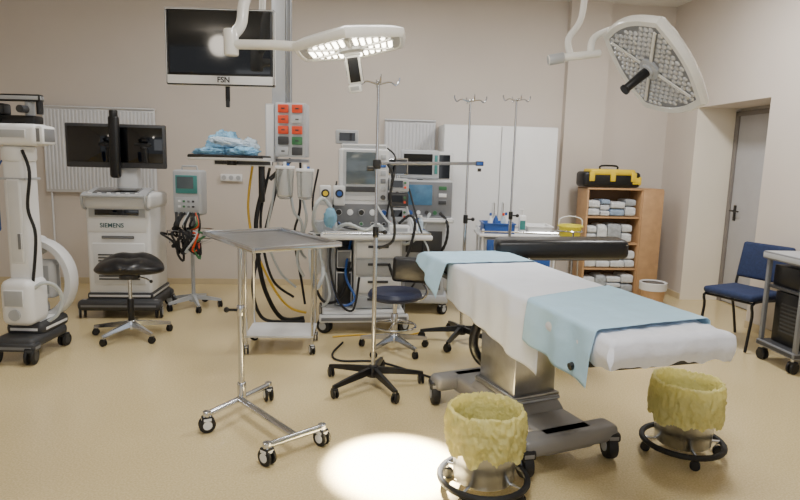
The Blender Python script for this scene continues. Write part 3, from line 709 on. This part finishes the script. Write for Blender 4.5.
g=B(); g.box((0,0,.55),(.42,.42,.74),LGREY,bev=.02); g.box((0,-.02,.93),(.56,.48,.04),WHITE,bev=.01); g.box((0,-.215,.72),(.36,.012,.22),DGREY,bev=.004); g.box((0,-.215,.4),(.36,.012,.32),GREY,bev=.004); g.part('cabinet',vm)
g=B(); g.box((.02,0,1.13),(.5,.3,.36),LGREY,bev=.02); g.part('control_unit',vm)
g=B(); g.box((.03,-.153,1.13),(.46,.006,.33),GREY,bev=.001); g.box((-.05,-.16,1.17),(.24,.01,.2),SCRB,bev=.002); 
for i in range(4): g.cyl((-.14+.08*i,-.15,1.0),(-.14+.08*i,-.18,1.0),.02,(BLUE,WHITE,DGREY,GREEN)[i],seg=14)
for i in range(3): g.box((.17,-.155,1.24-.07*i),(.08,.012,.04),(GREEN,WHITE,DGREY)[i],bev=.003)
g.part('control_panel',vm)
g=B(); g.cyl((-.05,.02,1.3),(-.05,.02,1.42),.03,GREY); g.part('screen_mount',vm)
g=B(); g.box((0,0,0),(.38,.06,.28),LGREY,bev=.015,seg=3); sm=g.part('monitor',vm,loc=(-.06,-.05,1.46),rot=(-6,0,0))
g=B(); g.box((-.015,-.032,.0),(.28,.006,.20),SCREEN); g.box((.16,-.032,0),(.03,.008,.18),TEAL,bev=.002); g.part('screen',sm)
corr([(-.2,-.18,1.0),(-.3,-.26,1.0),(-.3,-.28,.85),(-.2,-.26,.7),(-.05,-.24,.78),(.05,-.2,1.0)],.016,HOSEG,'breathing_hose',vm)
corr([(.15,-.18,1.0),(.22,-.27,.9),(.2,-.28,.7),(.08,-.26,.55),(-.02,-.25,.65)],.016,RUBBER,'breathing_hose',vm)
ux=thing('ultrasound_unit','pale grey diagnostic trolley with upright monitor behind the ventilator','ultrasound machine',(.19,6.52,0),W)
g=B(); g.box((0,0,.55),(.4,.38,.86),LGREY,bev=.03); ub=g.part('body',ux)
for x in(-.16,.16):
    for y in(-.15,.15): caster(ub,x,y,.05,.13,LGREY)
g=B(); g.cyl((0,.05,.95),(0,.05,1.3),.04,LGREY); g.part('mast',ux)
g=B(); g.box((0.12,0,1.43),(.48,.07,.34),OFFW,bev=.02); um=g.part('monitor',ux)
g=B(); g.box((0.12,-.038,1.44),(.40,.006,.25),SCREEN); g.part('screen',um)

# ================================================================= SUPPLY TROLLEY
tr=thing('supply_trolley','white supply trolley with blue drawers and crates on top','trolley',(1.15,5.98,0),0)
g=B()
for x in(-.35,.35):
    for y in(-.2,.2): g.cyl((x,y,.1),(x,y,.86),.012,WHITE)
g.box((0,0,.12),(.7,.42,.02),WHITE); g.part('frame',tr)
g=B(); g.box((0,0,.80),(.78,.48,.03),WHITE,bev=.01); g.tube([(-.37,-.23,.84),(.37,-.23,.84),(.37,.23,.84),(-.37,.23,.84)],.007,CHROME,closed=True,seg=6); g.part('worktop',tr)
g=B(); g.box((0,.01,.52),(.66,.40,.5),OFFW,bev=.01); g.part('body',tr)
for i in range(3):
    g=B(); g.box((0,-.215,.69-.16*i),(.62,.03,.14),BLUE,bev=.008); dw=g.part('drawer',tr)
    g=B(); g.box((0,-.24,.70-.16*i),(.2,.02,.02),LGREY,bev=.004); g.part('handle',dw)
for x in(-.35,.35):
    for y in(-.2,.2): caster(tr,x,y,.04,.1,LGREY)
def crate(nm,x,y,z,w,d,h,mt,label,cat='crate'):
    g=B(); t=.008
    g.box((0,0,t/2),(w,d,t),mt)
    for s_ in(-1,1):
        g.box((s_*(w/2-t/2),0,h/2),(t,d,h),mt,bev=.002); g.box((0,s_*(d/2-t/2),h/2),(w,t,h),mt,bev=.002)
        g.box((s_*(w/2+.004),0,h-.006),(.014,d+.02,.012),mt,bev=.002); g.box((0,s_*(d/2+.004),h-.006),(w+.02,.014,.012),mt,bev=.002)
    o=g.part(nm,None,loc=(x,y,z)); return top(o,label,cat)
TZ=.816
crate('plastic_crate',.96,5.94,TZ,.3,.28,.10,BLUE,'blue plastic crate on the supply trolley')
crate('plastic_box',1.36,5.96,TZ,.24,.28,.08,WHITE,'white open plastic box on the supply trolley')
for i,(x,y) in enumerate(((.88,5.88),(.94,5.92),(1.01,5.9),(1.05,5.98))):
    o=thing('spray_bottle','small bottle standing inside the blue crate','bottle',(x,y,TZ+.009),0,'bottles in the blue crate')
    g=B(); mt=(WHITE,BLUE,BAGC,WHITE)[i]; g.lathe([(.001,0),(.022,0),(.024,.01),(.024,.12),(.01,.145),(.01,.16)],mt,cap=False,seg=16); g.part('bottle_body',o)
    g=B(); g.cyl((0,0,.158),(0,0,.185),.012,(BLUE,WHITE,RED,BLUE)[i],bev=.002); g.part('cap',o)
sb=thing('sanitizer_bottle','clear hand sanitizer pump bottle with teal label','bottle',(1.19,5.86,TZ))
g=B(); g.box((0,0,.09),(.07,.055,.18),WHITE,bev=.014,seg=3); g.box((0,-.028,.085),(.052,.003,.09),TEAL); g.part('bottle_body',sb)
g=B(); g.cyl((0,0,.18),(0,0,.23),.01,WHITE); g.box((-.015,0,.235),(.06,.02,.014),WHITE,bev=.004); g.part('pump',sb)
yb=thing('bag_stand','small open yellow waste container in a ring stand','waste container',(1.76,6.2,0))
g=B(); 
for k in range(3):
    a=D(120*k+30); g.tube([(.17*math.cos(a),.17*math.sin(a),.008),(.125*math.cos(a),.125*math.sin(a),.82)],.008,CHROME)
g.tube([(.125*math.cos(2*math.pi*k/24),.125*math.sin(2*math.pi*k/24),.82) for k in range(24)],.008,CHROME,closed=True); g.part('frame',yb)
g=B(); g.lathe([(.001,.64),(.085,.64),(.115,.86),(.13,.865),(.128,.88),(.11,.875),(.08,.66),(.001,.66)],BAGYB,seg=40,cap=False); g.tube([(-.12,0,.86),(-.11,0,.94),(0,0,.97),(.11,0,.94),(.12,0,.86)],.006,WHITE,smooth=5); g.part('container',yb)

# ================================================================= BOOKCASE
bx,by=2.50,6.9
bc=thing('shelf_unit','open light beech shelf unit filled with wrapped packs','bookcase',(bx,by,0),W)
w,d,h=.88,.3,1.25; t=.02; xm=.20
g=B()
for x in(-w/2+t/2,xm,w/2-t/2): g.box((x,0,h/2),(t,d,h),WOOD,bev=.002)
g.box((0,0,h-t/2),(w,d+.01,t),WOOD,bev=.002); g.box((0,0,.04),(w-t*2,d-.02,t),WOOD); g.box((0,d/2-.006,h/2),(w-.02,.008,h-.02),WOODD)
for z in(.33,.62,.92): g.box(((-w/2+xm)/2,0,z),(w/2+xm-t*1.5,d-.03,t),WOOD)
g.part('body',bc)
g=B(); g.box(((xm+w/2)/2,-d/2-.01,h/2),(w/2-xm,.018,h-.03),WOOD,bev=.003); dd=g.part('door',bc)
random.seed(9)
for z0 in(.051,.341,.631,.931):
    x0=-w/2+t+.01
    while x0<xm-.1:
        ww=min(random.uniform(.11,.17),xm-.02-x0); z=z0; nn=random.choice((1,2,2,3))
        for k in range(nn):
            hh=random.uniform(.16,.23)/nn
            g=B(); g.ball((0,0,hh/2),(ww/2-.006,random.uniform(.1,.12),hh/2*.97),random.choice((LINEN,LINEN,LINEN2,LINEN3)),seg=32,pw=8,pz=5,crease=.03)
            p=Matrix.Rotation(D(W),4,'Z')@Vector((x0+ww/2,-.015,0)); o=g.part('wrapped_pack',None,loc=(bx+p.x,by+p.y,z),rot=(0,0,W),ang=60); top(o,'plastic-wrapped white or grey-blue pack on the shelf unit','wrapped pack','wrapped packs on the shelves'); z+=hh+.002
        x0+=ww+.004
yc=thing('tool_case','yellow and black hard carry case on the shelf unit','case',(2.34,6.87,1.253),W)
g=B(); g.box((0,0,.09),(.66,.26,.17),BLACK,bev=.035,seg=3); g.part('case_body',yc)
g=B(); g.box((0,-.02,.17),(.52,.24,.07),YEL,bev=.025,seg=3); 
for x in(-.24,.0,.24): g.box((x,-.13,.12),(.06,.03,.1),YEL,bev=.008)
g.box((.28,-.0,.08),(.12,.265,.1),YEL,bev=.02); g.part('case_lid',yc)
g=B(); g.tube([(-.1,0,.2),(-.09,0,.24),(.09,0,.24),(.1,0,.2)],.011,BLACK,smooth=3); g.part('handle',yc)
wb=thing('waste_basket','small pale metal bin with wood-toned body on the floor','bin',(2.78,6.45,0))
g=B(); g.lathe([(.001,0),(.11,0),(.132,.17),(.136,.18),(.125,.175),(.1,.02),(.001,.02)],WOOD,cap=False); g.part('basket_body',wb)
g=B(); g.lathe([(.118,.165),(.142,.17),(.145,.25),(.14,.255),(.115,.245)],OFFW,cap=False); g.part('rim',wb)

# ================================================================= CHAIR
ch=thing('visitor_chair','dark blue upholstered chair with black tube frame','chair',(2.97,5.06,0),-64)
g=B()
for x in(-.22,.22):
    g.tube([(x,-.24,.01),(x,-.2,.3),(x,-.19,.42),(x,.17,.42),(x,.2,.5),(x,.27,.82)],.012,BLACK,smooth=4)
    g.tube([(x,.26,.01),(x,.2,.25),(x,.14,.42)],.012,BLACK,smooth=4)
g.cyl((-.22,-.19,.41),(.22,-.19,.41),.01,BLACK); g.cyl((-.22,.15,.41),(.22,.15,.41),.01,BLACK); g.part('frame',ch)
g=B(); g.box((0,-.02,.455),(.46,.43,.06),NAVYC,bev=.028,seg=4); g.part('seat',ch)
g=B(); g.box((0,.235,.7),(.45,.05,.32),NAVYC,rot=(-12,0,0),bev=.024,seg=4); g.part('backrest',ch)
rk=thing('equipment_rack','grey-topped wheeled equipment rack holding black computer equipment','equipment rack',(3.12,4.48,0),4)
g=B()
for x in(-.2,.2):
    for y in(-.19,.19): g.box((x,y,.49),(.03,.03,.70),GREY,bev=.004)
g.box((0,0,.84),(.48,.46,.06),LGREY,bev=.012); g.box((0,0,.14),(.46,.42,.05),DGREY,bev=.012); g.part('frame',rk)
g=B(); g.box((0,0,.6),(.4,.4,.02),DGREY); g.part('shelf',rk)
for x in(-.19,.19):
    for y in(-.17,.17): caster(rk,x,y,.045,.12,BLACK)
pc=thing('computer_tower','black computer tower inside the equipment rack','computer',(3.12,4.47,.168),4)
g=B(); g.box((0,0,.2),(.30,.32,.4),BLACK,bev=.008); g.part('case',pc)
g=B(); g.box((0,-.162,.2),(.26,.006,.36),DGREY); g.box((0,-.166,.31),(.22,.008,.05),BLACK); g.box((0,-.166,.24),(.22,.008,.03),BLACK); g.cyl((0,-.16,.12),(0,-.172,.12),.016,LGREY); g.part('front_panel',pc)
g=B(); 
for i in range(8): g.box((-.152,-.02,.1+.03*i),(.006,.2,.012),DGREY)
g.part('vent_grille',pc)
dv=thing('recorder_unit','black recorder box on the rack shelf','recorder',(3.12,4.48,.611),4)
g=B(); g.box((0,0,.08),(.34,.34,.16),BLACK,bev=.006); g.part('case',dv)
g=B(); g.box((0,-.172,.08),(.26,.006,.06),DGREY); g.part('front_panel',dv)

# ================================================================= SURGICAL LAMPS
def lamphead(parent,loc,M3,lit,rad=.32,sides=6,bl=.7,th=.05,st=.04,inn=.92):
    n=96; pts=[]
    def rr(a):
        s_=2*math.pi/sides; q=(a%s_)-s_/2
        poly=math.cos(s_/2)/math.cos(q)*1.08
        return rad*(poly*bl+(1-bl))
    for k in range(n):
        a=2*math.pi*k/n; pts.append((rr(a)*math.cos(a),rr(a)*math.sin(a)))
    g=B()
    zs=[(inn+.01,-.028),(.985,-.03),(1.03,-.012),(1.03,.01),(.96,.5*th),(.8,th),(.3,th*1.2)]
    rings=[[g.bm.verts.new((x*s_,y*s_,z)) for x,y in pts] for s_,z in zs]; ii=g.mi(LAMPW)
    for i in range(len(rings)-1):
        for k in range(n):
            f=g.bm.faces.new((rings[i][k],rings[i][(k+1)%n],rings[i+1][(k+1)%n],rings[i+1][k])); f.material_index=ii
    f=g.bm.faces.new(rings[-1]); f.material_index=ii
    inner=[g.bm.verts.new((x*inn,y*inn,-.022)) for x,y in pts]
    for k in range(n):
        f=g.bm.faces.new((inner[k],inner[(k+1)%n],rings[0][(k+1)%n],rings[0][k])); f.material_index=ii
    f=g.bm.faces.new(inner[::-1]); f.material_index=g.mi(LENSL if lit else LENSD)
    hd=g.part('lamp_head',parent,loc=loc,ang=40); hd.rotation_euler=M3.to_euler()
    g=B()
    for i in range(-22,23):
        for j in range(-22,23):
            x=(i+.5*(j%2))*st; y=j*st*.866
            a=math.atan2(y,x); q=math.hypot(x,y)
            ns_=sides if sides>4 else 4; aa=(a%(2*math.pi/ns_)); aa=min(aa,2*math.pi/ns_-aa)
            if q<rr(a)*inn-st*.5 and q>.075 and q*math.sin(aa)>st*.42:
                rr0=st*(.33 if lit else .46)
                g.cyl((x,y,-.021),(x,y,-.030),rr0,LED if lit else LENS,r2=rr0*.6,seg=10)
    g.part('led_lenses',hd,ang=20,label='array of round light lenses')['kind']='stuff'
    g=B(); ns=sides if sides>4 else 4
    for k in range(ns):
        a=D(360/ns*k); L_=rad*inn-.08; g.box(((.06+L_/2)*math.cos(a),(.06+L_/2)*math.sin(a),-.03),(L_,.018,.008),LAMPW,rot=(0,0,360/ns*k))
    g.lathe([(.07,-.022),(.07,-.04),(.05,-.045),(.001,-.045)],LGREY,cap=False); g.part('face_trim',hd)
    return hd
LA=Vector((-.29,3.3,2.10))
la=thing('surgical_lamp','lit white surgical lamp with black camera handle on ceiling arm','surgical lamp',(-.9,3.5,H),0)
off=lambda v: Vector(v)-Vector((-.9,3.5,H))
nrm=Vector((-.16,.0,1)).normalized(); q=nrm.to_track_quat('Z','Y').to_matrix()
ha=lamphead(la,off(LA),q,True,.30,6,.8,th=.04,st=.040)
g=B(); g.cyl((-.02,0,-.03),(-.02,0,-.06),.045,WHITE,bev=.006); g.box((-.03,0,-.13),(.085,.08,.15),BLACK,rot=(0,8,0),bev=.012); g.box((-.02,-.042,-.12),(.05,.006,.08),DGREY,rot=(0,8,0),bev=.002); g.box((-.035,-.01,-.225),(.085,.07,.045),LGREY,rot=(0,8,0),bev=.012); g.part('camera_handle',ha,label='black square handle with built-in camera')
g=B(); P=[off(LA+Vector((-.27,0,-.02))),off(LA+Vector((-.42,.03,-.01))),off(LA+Vector((-.66,.1,.0)))]
g.tube(P,.026,LAMPW,seg=12); g.cyl(off(LA+Vector((-.66,.1,-.06))),off(LA+Vector((-.66,.1,.08))),.04,LAMPW,bev=.008,seg=20)
g.tube([off(LA+Vector((-.66,.1,.04))),off(LA+Vector((-.61,.12,.11))),off(LA+Vector((-.59,.14,.25))),off(LA+Vector((-.50,.17,.5)))],.03,LAMPW,smooth=6,seg=12)
g.part('yoke_arm',la)
g=B(); g.cyl(off(LA+Vector((-.50,.17,.46))),off(LA+Vector((-.50,.17,.56))),.045,LAMPW,bev=.01); g.tube([off(LA+Vector((-.50,.17,.54))),off((-.6,3.5,2.9)),off((-.3,3.6,2.95))],.035,LAMPW,seg=12); g.cyl(off((-.3,3.6,2.85)),off((-.3,3.6,H-.06)),.05,LAMPW); g.cyl(off((-.3,3.6,H-.06)),off((-.3,3.6,H)),.16,LAMPW,bev=.02); g.part('ceiling_arm',la)
LB=Vector((1.50,3.75,2.10))
lb=thing('surgical_lamp','unlit white surgical lamp tilted sideways, black handle','surgical lamp',(1.1,3.9,H),0)
offb=lambda v: Vector(v)-Vector((1.1,3.9,H))
nrm=Vector((.754,.131,.642)).normalized()
xa=Vector((.622,.178,-.766)); xa=(xa-nrm*xa.dot(nrm)).normalized(); ya=nrm.cross(xa)
q=Matrix((xa,ya,nrm)).transposed()@Matrix.Rotation(D(45),3,'Z')
hb=lamphead(lb,offb(LB),q,False,.375,4,.5,.07,st=.040,inn=.88)
g=B(); g.cyl((0,0,-.04),(0,0,-.06),.045,LGREY,bev=.004); g.cyl((0,0,-.05),(0,0,-.22),.03,BLACK,r2=.025,seg=16,bev=.004); g.cyl((0,0,-.22),(0,0,-.235),.032,BLACK,seg=16); g.part('grip_handle',hb,label='black cylindrical sterile grip')
g=B(); back=LB+nrm*.06
g.tube([offb(LB+Vector((-.36,.08,.08))),offb(LB+Vector((-.33,.12,.18))),offb(LB+Vector((-.15,.2,.26))),offb(LB+Vector((.12,.22,.29))),offb(back+nrm*.14),offb(back+nrm*.01)],.022,LAMPW,smooth=6,seg=10)
g.cyl(offb(LB+Vector((-.52,.08,.05))),offb(LB+Vector((-.3,.08,.08))),.024,LAMPW,bev=.005); g.cyl(offb(LB+Vector((-.62,.08,.03))),offb(LB+Vector((-.52,.08,.05))),.032,LGREY,bev=.006)
g.part('yoke_arm',lb)
g=B(); g.tube([offb(LB+Vector((-.48,.08,.06))),offb(LB+Vector((-.5,.09,.16))),offb(LB+Vector((-.42,.12,.3))),offb(LB+Vector((-.40,.15,.6))),offb((1.1,3.9,2.9))],.02,LAMPW,smooth=6,seg=10)
g.tube([offb((1.1,3.9,2.88)),offb((.6,3.9,2.95))],.035,LAMPW); g.cyl(offb((.6,3.9,2.9)),offb((.6,3.9,H-.06)),.05,LAMPW); g.cyl(offb((.6,3.9,H-.06)),offb((.6,3.9,H)),.16,LAMPW,bev=.02); g.part('ceiling_arm',lb)

# ================================================================= HANGING MONITOR
hm=thing('surgical_monitor','ceiling-hung flat monitor with black screen and white bezel','monitor',(-1.1,3.72,H),0)
oz=2.135-H
g=B(); g.box((0,0,oz),(.64,.045,.43),BLACK,bev=.008); g.box((0,-.004,oz-.19),(.645,.05,.065),WHITE,bev=.008); g.box((0,.04,oz),(.36,.06,.26),LGREY,bev=.02)
for s_ in(-1,1): g.box((s_*.318,-.003,oz),(.012,.05,.43),WHITE,bev=.004)
g.box((0,-.003,oz+.212),(.645,.05,.012),WHITE,bev=.004)
sc=g.part('bezel',hm)
g=B(); g.box((0,-.025,oz+.027),(.60,.006,.355),SCREEN); g.part('screen',sc)
text('FSN',.045,BLACK,sc,(.02,-.0305,oz-.19))
g=B(); g.cyl((.03,.02,oz-.21),(.03,.02,oz-.31),.014,BLACK,bev=.003); g.box((.03,.02,oz-.32),(.02,.03,.05),DGREY,bev=.004); g.part('grip_handle',sc)
g=B(); g.tube([(0,.07,oz),(0,.15,oz),(.12,.22,oz+.1),(.18,.3,oz+.3),(.18,.3,-.3)],.022,LAMPW,smooth=5,seg=10); g.cyl((.18,.3,-.35),(.18,.3,-.05),.04,LAMPW); g.cyl((.18,.3,-.05),(.18,.3,0),.13,LAMPW,bev=.015); g.part('ceiling_arm',hm)

g=B(); g.tube([(-.45,4.75,.01),(-.5,4.45,.01),(-.42,4.3,.01),(-.15,4.3,.01),(.12,4.1,.01),(.3,3.95,.01),(.42,3.86,.01)],.008,RUBBER,smooth=8); o=g.part('power_cable'); top(o,'black power cable lying on the floor','cable')
g=B(); g.tube([(-.55,4.9,.01),(-.3,4.98,.01),(.0,4.96,.01),(.2,5.1,.01)],.007,HOSEY,smooth=8); o=g.part('power_cable'); top(o,'yellow cable lying on the floor','cable')

gl=thing('added_glint_globe','added glowing globe out of view that makes the round glint on the hanging monitor','glint helper',(-2.80,-2.0,H),0)  # added unseen globe, placed so its reflection lands on the hanging screen
g=B(); g.ball((0,0,-.22),.15,GLOBE,seg=28); g.part('globe',gl)
g=B(); g.cyl((0,0,0),(0,0,-.07),.02,CHROME); g.cyl((0,0,-.0),(0,0,-.02),.07,CHROME); g.part('rod',gl)

# ================================================================= LIGHTS
def area(loc,size,e,col=(1,.98,.955),rot=(0,0,0)):
    l=bpy.data.lights.new('ceiling_and_fill','AREA'); l.shape='RECTANGLE'; l.size=size[0]; l.size_y=size[1]; l.energy=e; l.color=col
    o=bpy.data.objects.new('ceiling_and_fill_light',l); COL.objects.link(o); o.location=loc; o.rotation_euler=[D(a) for a in rot]
area((-1.9,4.4,H-.03),(.4,1.0),40)
area((2.1,4.8,H-.03),(.4,1.0),82)
area((0.2,1.6,H-.03),(1.0,.5),66)
area((-.2,5.6,H-.03),(1.2,.3),24)
area((0,-2.9,1.8),(5.5,2.2),38,(.94,.97,1),rot=(80,0,0))  # added fill light behind the camera, upright and facing the room
l=bpy.data.lights.new('lamp_beam','SPOT'); l.energy=8000; l.spot_size=D(22); l.spot_blend=.55; l.shadow_soft_size=.05; l.color=(1,.94,.84)
o=bpy.data.objects.new('lamp_beam',l); COL.objects.link(o); p0=LA+Vector((.06,-.12,-.3)); o.location=p0
o.rotation_euler=(Vector((.0,2.78,0))-p0).to_track_quat('-Z','Y').to_euler()
w=bpy.data.worlds.new('world'); bpy.context.scene.world=w; w.use_nodes=True
w.node_tree.nodes['Background'].inputs[0].default_value=(.9,.94,1,1); w.node_tree.nodes['Background'].inputs[1].default_value=.42

# ================================================================= CAMERA
cam=bpy.data.cameras.new('camera'); co=bpy.data.objects.new('camera',cam); COL.objects.link(co)
cam.sensor_width=36; cam.lens=27
th=math.atan(90/600)
M=Matrix.Rotation(math.pi/2-th,4,'X')@Matrix.Rotation(.026,4,'Z')
co.matrix_world=Matrix.Translation((0,0,1.5))@M
bpy.context.scene.camera=co
